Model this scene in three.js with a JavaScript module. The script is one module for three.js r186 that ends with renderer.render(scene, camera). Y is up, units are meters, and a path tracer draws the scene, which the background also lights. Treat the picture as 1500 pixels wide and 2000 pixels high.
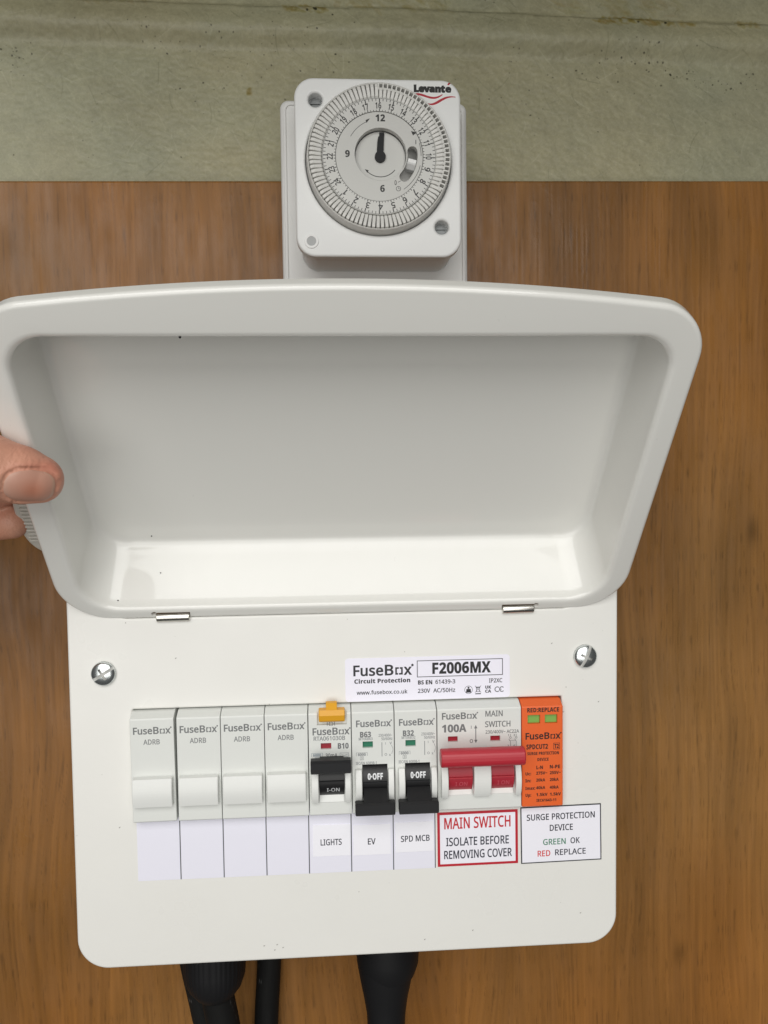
import * as THREE from 'three';
import { RoundedBoxGeometry } from 'three/addons/geometries/RoundedBoxGeometry.js';
import { MarchingCubes } from 'three/addons/objects/MarchingCubes.js';
import { mergeGeometries, mergeVertices, toCreasedNormals } from 'three/addons/utils/BufferGeometryUtils.js';
import { RectAreaLightUniformsLib } from 'three/addons/lights/RectAreaLightUniformsLib.js';
import { Brush, Evaluator, SUBTRACTION } from 'three-bvh-csg';

// ---------------------------------------------------------------- camera, light, exposure
// World: x right, y up, z out of the wall; origin on the front cover at the lid's hinge line.
RectAreaLightUniformsLib.init();
const scene = new THREE.Scene();
scene.background = new THREE.Color().setRGB(0.075, 0.075, 0.073);   // dim surroundings behind the photographer
const camera = new THREE.PerspectiveCamera(66.02, 0.75, 0.02, 10);
camera.rotation.order = 'YXZ';
camera.position.set(-0.00578, 0.05991, 0.32924);
camera.rotation.set(-0.05245, -0.06483, -0.01238);
scene.add(camera);

const renderer = new THREE.WebGLRenderer({ antialias: true });
renderer.toneMapping = THREE.LinearToneMapping;
renderer.toneMappingExposure = 1.0;
renderer.shadowMap.enabled = true;

function areaLight(name, w, h, pos, target, color, intensity) {
  const l = new THREE.RectAreaLight(color, intensity, w, h);
  l.name = name; l.position.set(...pos); l.lookAt(...target); scene.add(l);
  return l;
}
// daylight from above and in front, over the photographer's head
areaLight('daylight_above', 1.6, 1.15, [-0.17, 0.80, 1.38], [0, 0, 0], new THREE.Color(1, 0.99, 0.965), 3.65);
// wide, weak daylight from in front
areaLight('daylight_front', 1.6, 0.9, [-0.25, -0.22, 1.6], [-0.05, 0, 0], new THREE.Color(1, 0.985, 0.95), 2.15);

// ---------------------------------------------------------------- helpers
let seed = 20240611;
const rnd = () => { seed = (seed * 1664525 + 1013904223) >>> 0; return seed / 4294967296; };
const V = (x, y, z) => new THREE.Vector3(x, y, z);
function hash2(i, j, s) { let h = (i * 374761393 + j * 668265263 + s * 974634777) | 0; h = Math.imul(h ^ (h >>> 13), 1274126177); h ^= h >>> 16; return (h >>> 0) / 4294967296; }
function vnoise(x, y, s = 0) {
  const i = Math.floor(x), j = Math.floor(y), a = x - i, b = y - j, u = a * a * (3 - 2 * a), v = b * b * (3 - 2 * b);
  const p = hash2(i, j, s), q = hash2(i + 1, j, s), r = hash2(i, j + 1, s), t = hash2(i + 1, j + 1, s);
  return p + (q - p) * u + (r - p) * v + (p - q - r + t) * u * v;
}
function fbm(x, y, s = 0, o = 4) { let f = 0, a = 0.5; for (let k = 0; k < o; k++) { f += a * vnoise(x, y, s + k * 17); x *= 2.03; y *= 2.03; a *= 0.5; } return f; }
const taken = {};
function numbered(n) { const k = taken[n] || 0; taken[n] = k + 1; return k ? n + '_' + String(k).padStart(3, '0') : n; }
// a Group at a thing's base (mm)
function thing(name, base, label, category, group) {
  const g = new THREE.Group(); g.name = numbered(name); g.position.set(base[0] / 1000, base[1] / 1000, base[2] / 1000);
  g.userData = { label, category }; if (group) g.userData.group = group;
  scene.add(g); return g;
}
function worldPos(o) { const p = V(0, 0, 0); while (o && o !== scene) { p.add(o.position); o = o.parent; } return p; }
// a named mesh from geometry written in world millimetres
function part(name, geo, mat, parent, label) {
  if (Array.isArray(geo)) geo = merge(geo);
  geo.scale(0.001, 0.001, 0.001);
  const p = worldPos(parent); geo.translate(-p.x, -p.y, -p.z);
  const m = new THREE.Mesh(geo, mat); m.name = name; m.castShadow = m.receiveShadow = true;
  if (label) m.userData.label = label;
  parent.add(m); return m;
}
function merge(list) {
  return mergeGeometries(list.map((g) => { g = g.index ? g.toNonIndexed() : g.clone(); for (const k of Object.keys(g.attributes)) if (!['position', 'normal', 'uv'].includes(k)) g.deleteAttribute(k); return g; }));
}
function copyOf(t, dx, label) { const c = t.clone(); c.name = numbered(t.name.replace(/_\d{3}$/, '')); c.position.x += dx / 1000; c.userData = { ...t.userData, label }; scene.add(c); return c; }
const box = (x0, x1, y0, y1, z0, z1, r = 0.3) => {
  const w = x1 - x0, h = y1 - y0, d = z1 - z0;
  const g = r > 0 ? new RoundedBoxGeometry(w, h, d, 2, Math.min(r, w / 2.01, h / 2.01, d / 2.01)) : new THREE.BoxGeometry(w, h, d);
  return g.translate((x0 + x1) / 2, (y0 + y1) / 2, (z0 + z1) / 2);
};
// profile [[y, z], ...] swept from x0 to x1 with a small bevel
function sweep(profile, x0, x1, bevel = 0.25, seg = 2) {
  const s = new THREE.Shape(profile.map(([y, z]) => new THREE.Vector2(-z, y)));
  const g = new THREE.ExtrudeGeometry(s, { depth: x1 - x0 - 2 * bevel, bevelEnabled: bevel > 0, bevelThickness: bevel, bevelSize: bevel, bevelOffset: -bevel, bevelSegments: seg, curveSegments: 8 });
  g.translate(0, 0, bevel); g.rotateY(Math.PI / 2); g.translate(x0, 0, 0); return g;   // shape x -> -z, extrude -> x
}
function roundRect(x0, x1, y0, y1, r, rTop = r, path = false) {
  const s = path ? new THREE.Path() : new THREE.Shape();
  s.moveTo(x0 + r, y0); s.lineTo(x1 - r, y0); s.absarc(x1 - r, y0 + r, r, -Math.PI / 2, 0); s.lineTo(x1, y1 - rTop);
  s.absarc(x1 - rTop, y1 - rTop, rTop, 0, Math.PI / 2); s.lineTo(x0 + rTop, y1); s.absarc(x0 + rTop, y1 - rTop, rTop, Math.PI / 2, Math.PI);
  s.lineTo(x0, y0 + r); s.absarc(x0 + r, y0 + r, r, Math.PI, Math.PI * 1.5); return s;
}
function extrudeZ(shape, z0, z1, bevel = 0.3, seg = 3, curve = 12) {
  const g = new THREE.ExtrudeGeometry(shape, { depth: z1 - z0 - 2 * bevel, bevelEnabled: bevel > 0, bevelThickness: bevel, bevelSize: bevel, bevelOffset: -bevel, bevelSegments: seg, curveSegments: curve });
  return g.translate(0, 0, z0 + bevel);
}
function planarUV(g, x0, x1, y0, y1) {
  const p = g.attributes.position, uv = new Float32Array(p.count * 2);
  for (let i = 0; i < p.count; i++) { uv[2 * i] = (p.getX(i) - x0) / (x1 - x0); uv[2 * i + 1] = (p.getY(i) - y0) / (y1 - y0); }
  g.setAttribute('uv', new THREE.BufferAttribute(uv, 2)); return g;
}
const evaluator = new Evaluator(); evaluator.attributes = ['position', 'normal'];
function cut(g, cutters) {
  g = g.index ? g.toNonIndexed() : g;
  let a = new Brush(g); a.updateMatrixWorld();
  for (const c of cutters) { const b = new Brush(c.index ? c.toNonIndexed() : c); b.updateMatrixWorld(); a = evaluator.evaluate(a, b, SUBTRACTION); a.updateMatrixWorld(); }
  const o = a.geometry.index ? a.geometry.toNonIndexed() : a.geometry.clone(); o.clearGroups(); return o;
}
// printed colour: a canvas over the rectangle x0..x1, y0..y1 (mm)
function print(x0, x1, y0, y1, ppm, bg, draw) {
  const c = document.createElement('canvas'); c.width = Math.round((x1 - x0) * ppm); c.height = Math.round((y1 - y0) * ppm);
  const k = c.getContext('2d'); k.fillStyle = bg; k.fillRect(0, 0, c.width, c.height);
  const X = (x) => (x - x0) * ppm, Y = (y) => (y1 - y) * ppm;
  const P = { k, X, Y, ppm,
    // text centred (or 'left'/'right') at x, middle at y, cap height h, squeezed to width w where given
    text(str, x, y, h, { w, bold, color = '#222', align = 'center', family = 'sans-serif', rot = 0, weight = h * 0.05 } = {}) {
      k.save(); k.font = (bold ? 'bold ' : '') + (h * ppm / 0.715).toFixed(2) + 'px ' + family; k.fillStyle = color; k.strokeStyle = color; k.textBaseline = 'alphabetic'; k.textAlign = align;
      k.translate(X(x), Y(y)); k.rotate(rot); const m = k.measureText(str).width; if (w) k.scale(w * ppm / m, 1);
      k.fillText(str, 0, h * ppm / 2); if (weight) { k.lineWidth = weight * ppm; k.strokeText(str, 0, h * ppm / 2); } k.restore();
    },
    line(pts, lw, color) { k.strokeStyle = color; k.lineWidth = lw * ppm; k.beginPath(); pts.forEach(([x, y], i) => (i ? k.lineTo(X(x), Y(y)) : k.moveTo(X(x), Y(y)))); k.stroke(); },
    rect(xa, xb, ya, yb, lw, color) { k.strokeStyle = color; k.lineWidth = lw * ppm; k.strokeRect(X(xa), Y(yb), (xb - xa) * ppm, (yb - ya) * ppm); },
    fill(xa, xb, ya, yb, color) { k.fillStyle = color; k.fillRect(X(xa), Y(yb), (xb - xa) * ppm, (yb - ya) * ppm); },
    circle(x, y, r, lw, color, a0 = 0, a1 = Math.PI * 2) { k.strokeStyle = color; k.lineWidth = lw * ppm; k.beginPath(); k.arc(X(x), Y(y), r * ppm, a0, a1); k.stroke(); },
    disc(x, y, r, color) { k.fillStyle = color; k.beginPath(); k.arc(X(x), Y(y), r * ppm, 0, 7); k.fill(); },
    poly(pts, color) { k.fillStyle = color; k.beginPath(); pts.forEach(([x, y], i) => (i ? k.lineTo(X(x), Y(y)) : k.moveTo(X(x), Y(y)))); k.fill(); },
    // the maker's word mark, left edge xa, width w, cap height h, middle at y
    mark(xa, y, w, h, color, weight = 0) {
      this.text('Fuse', xa, y, h, { w: w * 0.515, color, align: 'left', weight }); this.text('B', xa + w * 0.515, y, h, { w: w * 0.17, color, align: 'left', weight });
      const s = h * 0.58, cx = xa + w * 0.768, cy = y - h / 2 + s / 2 + h * 0.08;
      this.rect(cx - s / 2, cx + s / 2, cy - s / 2, cy + s / 2, h * 0.16, color); k.fillStyle = bg; k.fillRect(X(cx - s * 0.02), Y(cy + s * 0.7), s * 0.15 * ppm, s * 0.4 * ppm); k.fillRect(X(cx - s * 0.16), Y(cy - s * 0.3), s * 0.15 * ppm, s * 0.4 * ppm);
      this.text('x', xa + w * 0.85, y, h, { w: w * 0.125, color, align: 'left', weight }); this.disc(xa + w * 0.99, y + h * 0.42, h * 0.12, color);
    },
  };
  draw(P);
  const t = new THREE.CanvasTexture(c); t.colorSpace = THREE.SRGBColorSpace; t.anisotropy = 8; return t;
}
function dataTex(w, h, fn, srgb) {   // fn(i, j) -> [r, g, b] 0..1 (encoded as stored); row 0 is the bottom
  const d = new Uint8Array(w * h * 4);
  for (let j = 0; j < h; j++) for (let i = 0; i < w; i++) { const c = fn(i, j), o = 4 * (j * w + i); for (let k = 0; k < 3; k++) d[o + k] = Math.max(0, Math.min(255, c[k] * 255)); d[o + 3] = 255; }
  const t = new THREE.DataTexture(d, w, h); t.magFilter = THREE.LinearFilter; t.minFilter = THREE.LinearMipmapLinearFilter; t.generateMipmaps = true; t.wrapS = t.wrapT = THREE.RepeatWrapping;
  if (srgb) t.colorSpace = THREE.SRGBColorSpace; t.needsUpdate = true; return t;
}
const lin = (r, g, b) => new THREE.Color().setRGB(r, g, b);
const phys = (o) => new THREE.MeshPhysicalMaterial({ roughness: 0.5, ...o });

// ---------------------------------------------------------------- shared materials
const orangePeel = dataTex(256, 256, (i, j) => { const f = (x, y) => fbm(x, y, 5, 3); const u = i / 256, v = j / 256; const a = f(u * 24, v * 24) * (1 - u) * (1 - v) + f((u + 1) * 24, v * 24) * 0; const b = vnoise(i / 6, j / 6, 9) * 0.5 + vnoise(i / 2.2, j / 2.2, 3) * 0.5; return [b, b, b]; });
const M = {
  lidPaint: phys({ color: lin(0.80, 0.795, 0.755), roughness: 0.32, clearcoat: 0.8, clearcoatRoughness: 0.05 }),
  plastic: phys({ color: lin(0.72, 0.735, 0.715), roughness: 0.42 }),
  plasticRib: phys({ color: lin(0.79, 0.80, 0.775), roughness: 0.38 }),
  black: phys({ color: lin(0.010, 0.0105, 0.012), roughness: 0.5, specularIntensity: 0.6 }),
  blackMatt: phys({ color: lin(0.013, 0.013, 0.014), roughness: 0.6, specularIntensity: 0.7 }),
  red: phys({ color: lin(0.46, 0.022, 0.038), roughness: 0.36 }),
  zinc: phys({ color: lin(0.72, 0.76, 0.76), metalness: 1, roughness: 0.26 }),
  steel: phys({ color: lin(0.62, 0.6, 0.56), metalness: 1, roughness: 0.22 }),
  timerWhite: phys({ color: lin(0.82, 0.825, 0.82), roughness: 0.36 }),
  boxWhite: phys({ color: lin(0.80, 0.80, 0.785), roughness: 0.4 }),
};

// ---------------------------------------------------------------- the setting: glass-fibre wall, the roof added out of view to shade it, the wooden board
{
  const W = 1536, H = 640, X0 = -230, X1 = 290, Y0 = 195, Y1 = 395;   // mm
  const px = (x) => (x - X0) / (X1 - X0) * W, py = (y) => (y - Y0) / (Y1 - Y0) * H;
  const c = document.createElement('canvas'); c.width = W; c.height = H; const k = c.getContext('2d');
  const img = k.createImageData(W, H);
  for (let j = 0; j < H; j++) for (let i = 0; i < W; i++) {
    const n = fbm(i / 130, j / 90, 2, 4) - 0.47, m = fbm(i / 14, j / 14, 31, 3) - 0.44, f = hash2(i, j, 7) - 0.5;
    const v = 1 + n * 0.13 + m * 0.10 + f * 0.05 + (vnoise(i / 2.4, j / 2.4, 19) - 0.5) * 0.06, o = 4 * (j * W + i), t = fbm(i / 260, j / 160, 77, 3) - 0.45;
    img.data[o] = 174 * v + t * 14; img.data[o + 1] = 170 * v; img.data[o + 2] = 139 * v - t * 12; img.data[o + 3] = 255;
  }
  k.putImageData(img, 0, 0);
  // chopped strands just under the resin
  for (let n = 0; n < 2600; n++) {
    const x = rnd() * W, y = rnd() * H, a = rnd() * Math.PI * (rnd() < 0.5 ? 1 : 0.4) + 0.3, l = 8 + rnd() * 34, b = (rnd() - 0.5) * 14;
    const dense = fbm(x / 200, y / 120, 12, 2); if (rnd() > dense * 1.9) continue;
    k.strokeStyle = rnd() < 0.72 ? `rgba(218,216,188,${0.06 + rnd() * 0.2})` : `rgba(92,92,66,${0.08 + rnd() * 0.2})`; k.lineWidth = 0.7 + rnd() * 0.9;
    k.beginPath(); k.moveTo(x, y); k.quadraticCurveTo(x + Math.cos(a) * l / 2 + b, y + Math.sin(a) * l / 2, x + Math.cos(a) * l, y + Math.sin(a) * l); k.stroke();
  }
  const Yc = (y) => H - py(y);
  // dark specks: pin holes and dirt, thickest below the upper moulding
  const speck = (x, y, r, al) => { k.fillStyle = `rgba(28,26,14,${al})`; k.beginPath(); k.ellipse(px(x), Yc(y), r * 2.2, r * (2 + rnd() * 1.6), rnd() * 3, 0, 7); k.fill(); };
  for (let n = 0; n < 700; n++) { const left = rnd() < 0.5; const x = left ? -180 + rnd() * 190 : 80 + rnd() * 170, y = 292 - Math.abs(rnd() + rnd() - 1) * 52 + (rnd() - 0.5) * 14; if (fbm(x / 24, y / 18, 40, 2) > 0.36) speck(x, y, 0.15 + rnd() * rnd() * 0.55, 0.35 + rnd() * 0.5); }
  for (let n = 0; n < 130; n++) speck(X0 + rnd() * 520, 205 + rnd() * 180, 0.15 + rnd() * 0.3, 0.3 + rnd() * 0.4);
  // brown-yellow resin stains along the moulding
  const stain = (x, y, w, h, al) => { for (let n = 0; n < 60; n++) { k.fillStyle = `rgba(${112 + rnd() * 26},${92 + rnd() * 16},${18 + rnd() * 18},${al * (0.05 + rnd() * 0.12)})`; k.beginPath(); k.ellipse(px(x + (rnd() - 0.5) * w), Yc(y + (rnd() - 0.5) * h), (0.5 + rnd() * w * 0.1) * 2.9, (0.4 + rnd() * h * 0.2) * 3.1, rnd(), 0, 7); k.fill(); } };
  stain(-16, 300.5, 22, 5, 1.5); stain(-178, 296, 16, 9, 1.3); stain(154, 298.5, 34, 5, 1.9); stain(182, 298, 22, 4, 1.2); stain(222, 298, 12, 5, 1); stain(30, 305, 60, 8, 0.55); stain(-46, 259, 2.2, 3.4, 0.8); stain(-118, 305, 40, 8, 0.6); stain(150, 307, 70, 8, 0.45);
  speck(-11, 300, 1.1, 0.8); speck(-15, 299, 0.7, 0.8); speck(176, 297.5, 0.9, 0.8); speck(161, 297.5, 0.7, 0.7);
  const map = new THREE.CanvasTexture(c); map.colorSpace = THREE.SRGBColorSpace; map.anisotropy = 8;
  const bump = dataTex(512, 256, (i, j) => { const v = fbm(i / 14, j / 12, 3, 4) * 0.6 + vnoise(i / 1.8, j / 1.8, 8) * 0.4; return [v, v, v]; });
  const mat = phys({ map, color: lin(0.92, 0.92, 0.92), roughness: 0.5, bumpMap: bump, bumpScale: 0.0009 });
  // moulded wall: flat, then a shallow bead and a step near the roof
  const nx = 120, ny = 150, g = new THREE.PlaneGeometry(520, 200, nx, ny); g.translate(30, 295, 0);
  const p = g.attributes.position, ss = (a, b, t) => { t = Math.max(0, Math.min(1, (t - a) / (b - a))); return t * t * (3 - 2 * t); };
  for (let i = 0; i < p.count; i++) {
    const x = p.getX(i), y0 = p.getY(i), wob = (fbm(x / 40, 3, 6, 3) - 0.45) * 2.5, y = y0 + (x - 25) * 0.012 + wob;
    let z = -98 + 6.0 * ss(279, 289, y) - 2.2 * ss(291, 299.5, y) - 4.0 * ss(300.2, 302.2, y) + (fbm(x / 60, y0 / 60, 15, 3) - 0.45) * 2.2;
    z += 22 * ss(322, 356, y);
    p.setZ(i, z);
  }
  g.computeVertexNormals();
  const wall = part('wall', g, mat, scene); wall.userData.kind = 'structure'; wall.userData.label = 'pale green-grey glass-fibre wall with stains and specks above the board';
  const unseen_roof = part('unseen_roof', box(-230, 290, 350, 358, -98, 360, 2), phys({ color: lin(0.30, 0.30, 0.22), roughness: 0.6 }), scene); unseen_roof.userData.kind = 'structure';  // added out of view, its reach set to shade the upper wall and timer
}
{
  // varnished plywood: long vertical grain, soft figure
  const W = 1400, H = 1400, X0 = -300, X1 = 360, Y0 = -420, Y1 = 207;
  const mmx = (i) => X0 + (X1 - X0) * i / W, mmy = (j) => Y0 + (Y1 - Y0) * j / H;
  const tone = new Float32Array(W * H);
  const map = dataTex(W, H, (i, j) => {
    const x = mmx(i), y = mmy(j), wob = (fbm(x / 70, y / 180, 3, 3) - 0.45) * 26;
    const X = x + wob;
    const broad = fbm(X / 38, y / 420, 11, 3) - 0.45, mid = fbm(X / 7, y / 190, 21, 3) - 0.45, fine = fbm(X / 1.3, y / 46, 33, 3) - 0.45, pore = vnoise(X / 0.55, y / 9, 44);
    const fig = fbm(x / 26, y / 60, 61, 3) - 0.45 + 0.6 * (fbm(x / 75, y / 110, 66, 3) - 0.45);
    let v = 1.0 + broad * 0.28 + mid * 0.12 + fine * 0.2 + fig * 0.26 - (pore > 0.76 ? (pore - 0.76) * 0.6 : 0);
    const k1 = Math.exp(-(((x - 217) / 3.2) ** 2 + ((y - 22) / 7) ** 2)) + 0.8 * Math.exp(-(((x - 176) / 3.5) ** 2 + ((y + 210) / 6) ** 2)); v -= 0.2 * k1;   // small knots
    const streak = vnoise(X / 16, y / 300, 91) > 0.8 ? 1 : 0; v -= streak * 0.02;
    tone[j * W + i] = v;
    const red = fbm(x / 80, y / 120, 71, 2) - 0.45;
    return [v * (0.57 + red * 0.08), v * (0.393 - red * 0.01), v * (0.205 - red * 0.07)];
  }, true);
  const bump = dataTex(1024, 1024, (i, j) => {
    const x = mmx(i * W / 1024), y = mmy(j * H / 1024);
    let v = 0.45 + (fbm(x / 1.0, y / 42, 133, 3) - 0.45) * 0.8 + (fbm(x / 9, y / 30, 143, 2) - 0.4) * 0.5 + (vnoise(x / 2.5, y / 3.5, 150) > 0.72 ? 0.12 : 0);
    return [v, v, v];
  });
  const rough = dataTex(700, 700, (i, j) => { const x = X0 + 660 * i / 700, y = Y0 + 627 * j / 700; const s = fbm(x / 5, y / 16, 155, 3), q = fbm(x / 1.2, y / 30, 160, 2); const v = 0.33 + (s - 0.45) * 0.36 + (q - 0.4) * 0.22; return [v, v, v]; });
  const mat = phys({ map, bumpMap: bump, bumpScale: 0.00014, roughness: 1, roughnessMap: rough, specularIntensity: 0.5 });
  const g = planarUV(box(X0, X1, Y0, Y1, -97, -80, 1.2), X0, X1, Y0, Y1); g.translate(0, -207, 0); g.rotateZ(0.0112); g.translate(0, 207.4, 0);
  const b = part('wooden_board', g, mat, scene); b.userData.kind = 'structure'; b.userData.label = 'brown varnished plywood board with vertical grain';
}

// ---------------------------------------------------------------- consumer unit: base, cover, lid, screws, stickers
const unit = thing('consumer_unit', [0, -148.6, -80], 'white metal consumer unit with its lid held open, screwed to the wooden board', 'fuse box');
const HW = 115.8, BOT = -148.6, TOP = 0.2;
{
  part('base_box', extrudeZ(roundRect(-HW + 1.2, HW - 1.2, BOT + 1.2, TOP - 0.8, 12, 2), -79.7, -6.6, 0.6), M.lidPaint, unit);
  // cover with the slot the devices look through; colour print holds only specks of dirt and tiny chips
  const sh = new THREE.Shape(); sh.moveTo(-HW + 13, BOT); sh.lineTo(HW - 13, BOT); sh.absarc(HW - 13, BOT + 13, 13, -Math.PI / 2, 0); sh.lineTo(HW, 9.5); sh.lineTo(HW - 4, 8.8); sh.lineTo(HW - 9, 5.2); sh.lineTo(HW - 15, 2.2); sh.lineTo(HW - 24, TOP); sh.lineTo(-HW + 24, TOP); sh.lineTo(-HW + 15, 2.2); sh.lineTo(-HW + 9, 5.2); sh.lineTo(-HW + 4, 8.8); sh.lineTo(-HW, 9.5); sh.lineTo(-HW, BOT + 13); sh.absarc(-HW + 13, BOT + 13, 13, Math.PI, Math.PI * 1.5);
  sh.holes.push(roundRect(-90.3, 91.2, -84.4, -38.1, 0.6, 0.6, true));
  const map = print(-HW, HW, BOT, 10, 6, 'rgb(234,233,228)', (P) => {
    for (let n = 0; n < 30; n++) P.disc(-HW + rnd() * 2 * HW, BOT + rnd() * 160, 0.1 + rnd() * rnd() * 0.22, `rgba(90,86,76,${0.2 + rnd() * 0.5})`);
    for (const [x, y] of [[99.6, -134.6], [-32.5, -142], [-30, -143.4], [-33.5, -144.3], [-38, -142.2], [31, -143], [52, -140], [92, -45], [107.5, -41], [87, -15], [-97, -88], [-72, -17]]) { P.disc(x, y, 0.2, 'rgba(60,56,48,.7)'); P.disc(x + 0.35, y + 0.2, 0.12, 'rgba(60,56,48,.5)'); }
    P.line([[108.7, -100], [108.9, -108]], 0.3, 'rgba(120,110,95,.45)');
  });
  const smudge = dataTex(256, 256, (i, j) => { const v = 0.34 + (fbm(i / 40, j / 40, 501, 4) - 0.45) * 0.35 + (fbm(i / 6, j / 18, 511, 2) - 0.4) * 0.1; return [v, v, v]; });
  const cg = planarUV(extrudeZ(sh, -6.5, 0, 0.9, 3, 14), -HW, HW, BOT, 10);
  part('front_cover', cg, phys({ map, roughness: 1, roughnessMap: smudge, clearcoat: 0.15, clearcoatRoughness: 0.2, bumpMap: orangePeel, bumpScale: 0.00002 }), unit);
}
// cover screws: zinc pan heads with a combined slot and cross
function screwHead(x, y, turn, tiltX) {
  const prof = []; for (let i = 0; i <= 14; i++) { const a = i / 14 * Math.PI / 2; prof.push(new THREE.Vector2(5.0 * Math.sin(a), 1.0 + 1.9 * Math.cos(a))); } prof.push(new THREE.Vector2(5.0, -0.05)); prof.push(new THREE.Vector2(0, -0.05));
  let g = new THREE.LatheGeometry(prof, 44); g.rotateX(Math.PI / 2);
  g = mergeVertices(g);
  const bx = (l, w, d) => { const b = new THREE.BoxGeometry(l, w, 6); b.translate(0, 0, 3 + d); return b; };
  const cross = bx(1.0, 5.2, 0.3);
  g = cut(g, [bx(11, 1.25, 0.5), cross]);
  g.rotateZ(turn); g.rotateX(tiltX); g.translate(x, y, 0);
  const m = part('screw', g, M.zinc, unit);
  return m;
}
screwHead(-101.4, -22.4, 0.55, 0); screwHead(101.4, -20.8, 1.13, 0);

// lid: deep-drawn tray, rings lofted from the rolled rim over the flange into the recess
const PHI = 0.6564, E = V(0, Math.cos(PHI), Math.sin(PHI)), N = V(0, -Math.sin(PHI), Math.cos(PHI));
const lidPoint = (x, s, d) => V(x, 0, 0).addScaledVector(E, s).addScaledVector(N, -d);
{
  const nE = 26, nC = 12;
  function outline(hw, s0, s1, rb, rt, bulge = 0) {
    const pts = [], edge = (a, b) => { for (let i = 0; i < nE; i++) { const t = i / nE; pts.push([a[0] + (b[0] - a[0]) * t, a[1] + (b[1] - a[1]) * t]); } };
    const arc = (cx, cy, r, a0) => { for (let i = 0; i < nC; i++) { const a = a0 + i / nC * Math.PI / 2; pts.push([cx + r * Math.cos(a), cy + r * Math.sin(a)]); } };
    edge([-hw + rb, s0], [hw - rb, s0]); arc(hw - rb, s0 + rb, rb, -Math.PI / 2); edge([hw, s0 + rb], [hw, s1 - rt]); arc(hw - rt, s1 - rt, rt, 0);
    edge([hw - rt, s1], [-hw + rt, s1]); arc(-hw + rt, s1 - rt, rt, Math.PI / 2); edge([-hw, s1 - rt], [-hw, s0 + rb]); arc(-hw + rb, s0 + rb, rb, Math.PI);
    if (bulge) for (const p of pts) if (p[1] > s1 - rt) { const f = (p[1] - (s1 - rt)) / rt; p[1] += bulge * Math.max(0, 1 - (p[0] / hw) ** 2) * f; }
    return pts;
  }
  const O = (i) => outline(HW + 0.9 - i, -0.5 + i, 137.7 - i, 21 - i, 17 - i, 8.2), I = (i) => outline(107 - i, 6 + i, 128.2 - i, 15 - i * 0.5, 13 - i * 0.5), F = (i) => outline(104.6 - i, 18.3 + i, 125.5 - i, 14, 11);
  const mix = (a, b, t) => a.map((p, k) => [p[0] + (b[k][0] - p[0]) * t, p[1] + (b[k][1] - p[1]) * t]);
  const fi = F(0), li = I(0);
  const front = [[O(0), 5], [O(0), 1.8], [O(0.15), 1.0], [O(0.6), 0.4], [O(1.2), 0.08], [O(1.8), 0], [mix(O(1.8), I(-2.4), 0.5), 0], [I(-2.4), 0], [I(-1.4), 0.15], [I(-0.6), 0.6], [I(-0.1), 1.5], [li, 2.6],
    [mix(li, fi, 0.08), 4.6], [mix(li, fi, 0.2), 7.4], [mix(li, fi, 0.5), 14], [mix(li, fi, 0.8), 20.5], [mix(li, fi, 0.92), 23.3], [F(0.4), 24.7], [F(1.3), 25.5], [F(2.6), 25.9], [F(4.2), 26], [F(10), 26]];
  const back = [[O(0), 5], [O(1.2), 5], [O(1.2), 2], [O(3), 1.3], [I(-4), 1.3], [I(-2), 3.2], [mix(I(-1.5), F(-1.5), 0.8), 21], [F(-1), 24], [F(1.5), 26.6], [F(5), 27.3]];
  function loft(rings, flip, floorD) {
    const n = rings[0][0].length, pos = [], uv = [], idx = [];
    for (const [o, d] of rings) for (const [x, s] of o) { const p = lidPoint(x, s, d); pos.push(p.x, p.y, p.z); uv.push(x / 240 + 0.5, s / 240); }
    for (let r = 0; r < rings.length - 1; r++) for (let k = 0; k < n; k++) { const a = r * n + k, b = r * n + (k + 1) % n, c = a + n, e = b + n; flip ? idx.push(a, c, b, b, c, e) : idx.push(a, b, c, b, e, c); }
    const last = rings[rings.length - 1], c0 = pos.length / 3, base = (rings.length - 1) * n; { const p = lidPoint(0, 70, floorD); pos.push(p.x, p.y, p.z); uv.push(0.5, 70 / 240); }
    for (let k = 0; k < n; k++) flip ? idx.push(base + k, c0, base + (k + 1) % n) : idx.push(base + k, base + (k + 1) % n, c0);
    const g = new THREE.BufferGeometry(); g.setAttribute('position', new THREE.Float32BufferAttribute(pos, 3)); g.setAttribute('uv', new THREE.Float32BufferAttribute(uv, 2)); g.setIndex(idx); g.computeVertexNormals(); return g;
  }
  const fg = loft(front, false, 26), bg = loft(back, true, 27.3);
  // slots in the flange for the hinge clips, with a round eye at the outer end
  const pose = (g) => { g.applyMatrix4(new THREE.Matrix4().makeBasis(V(1, 0, 0), E, N)); return g; };
  evaluator.attributes = ['position', 'normal', 'uv'];
  const slots = []; for (const [x, side] of [[-72.4, -1], [72.2, 1]]) { const e = new THREE.CylinderGeometry(1.2, 1.2, 5, 20); e.rotateX(Math.PI / 2); e.translate(x + side * 7.5, 2.6, -0.5); slots.push(pose(box(x - 7.1, x + 7.1, 0.6, 3.3, -3, 2, 0)), pose(e)); }
  const g = cut(mergeGeometries([fg, bg]), slots); evaluator.attributes = ['position', 'normal'];
  const lidRough = dataTex(384, 384, (i, j) => { const v = 0.33 + (fbm(i / 4, j / 7, 611, 3) - 0.45) * 0.14 + (hash2(i, j, 3) - 0.5) * 0.03; return [v, v, v]; });
  const lidWave = dataTex(384, 384, (i, j) => { const v = vnoise(i / 3.1, j / 3.1, 621) * 0.6 + vnoise(i / 1.3, j / 1.3, 631) * 0.4; return [v, v, v]; });
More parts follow.
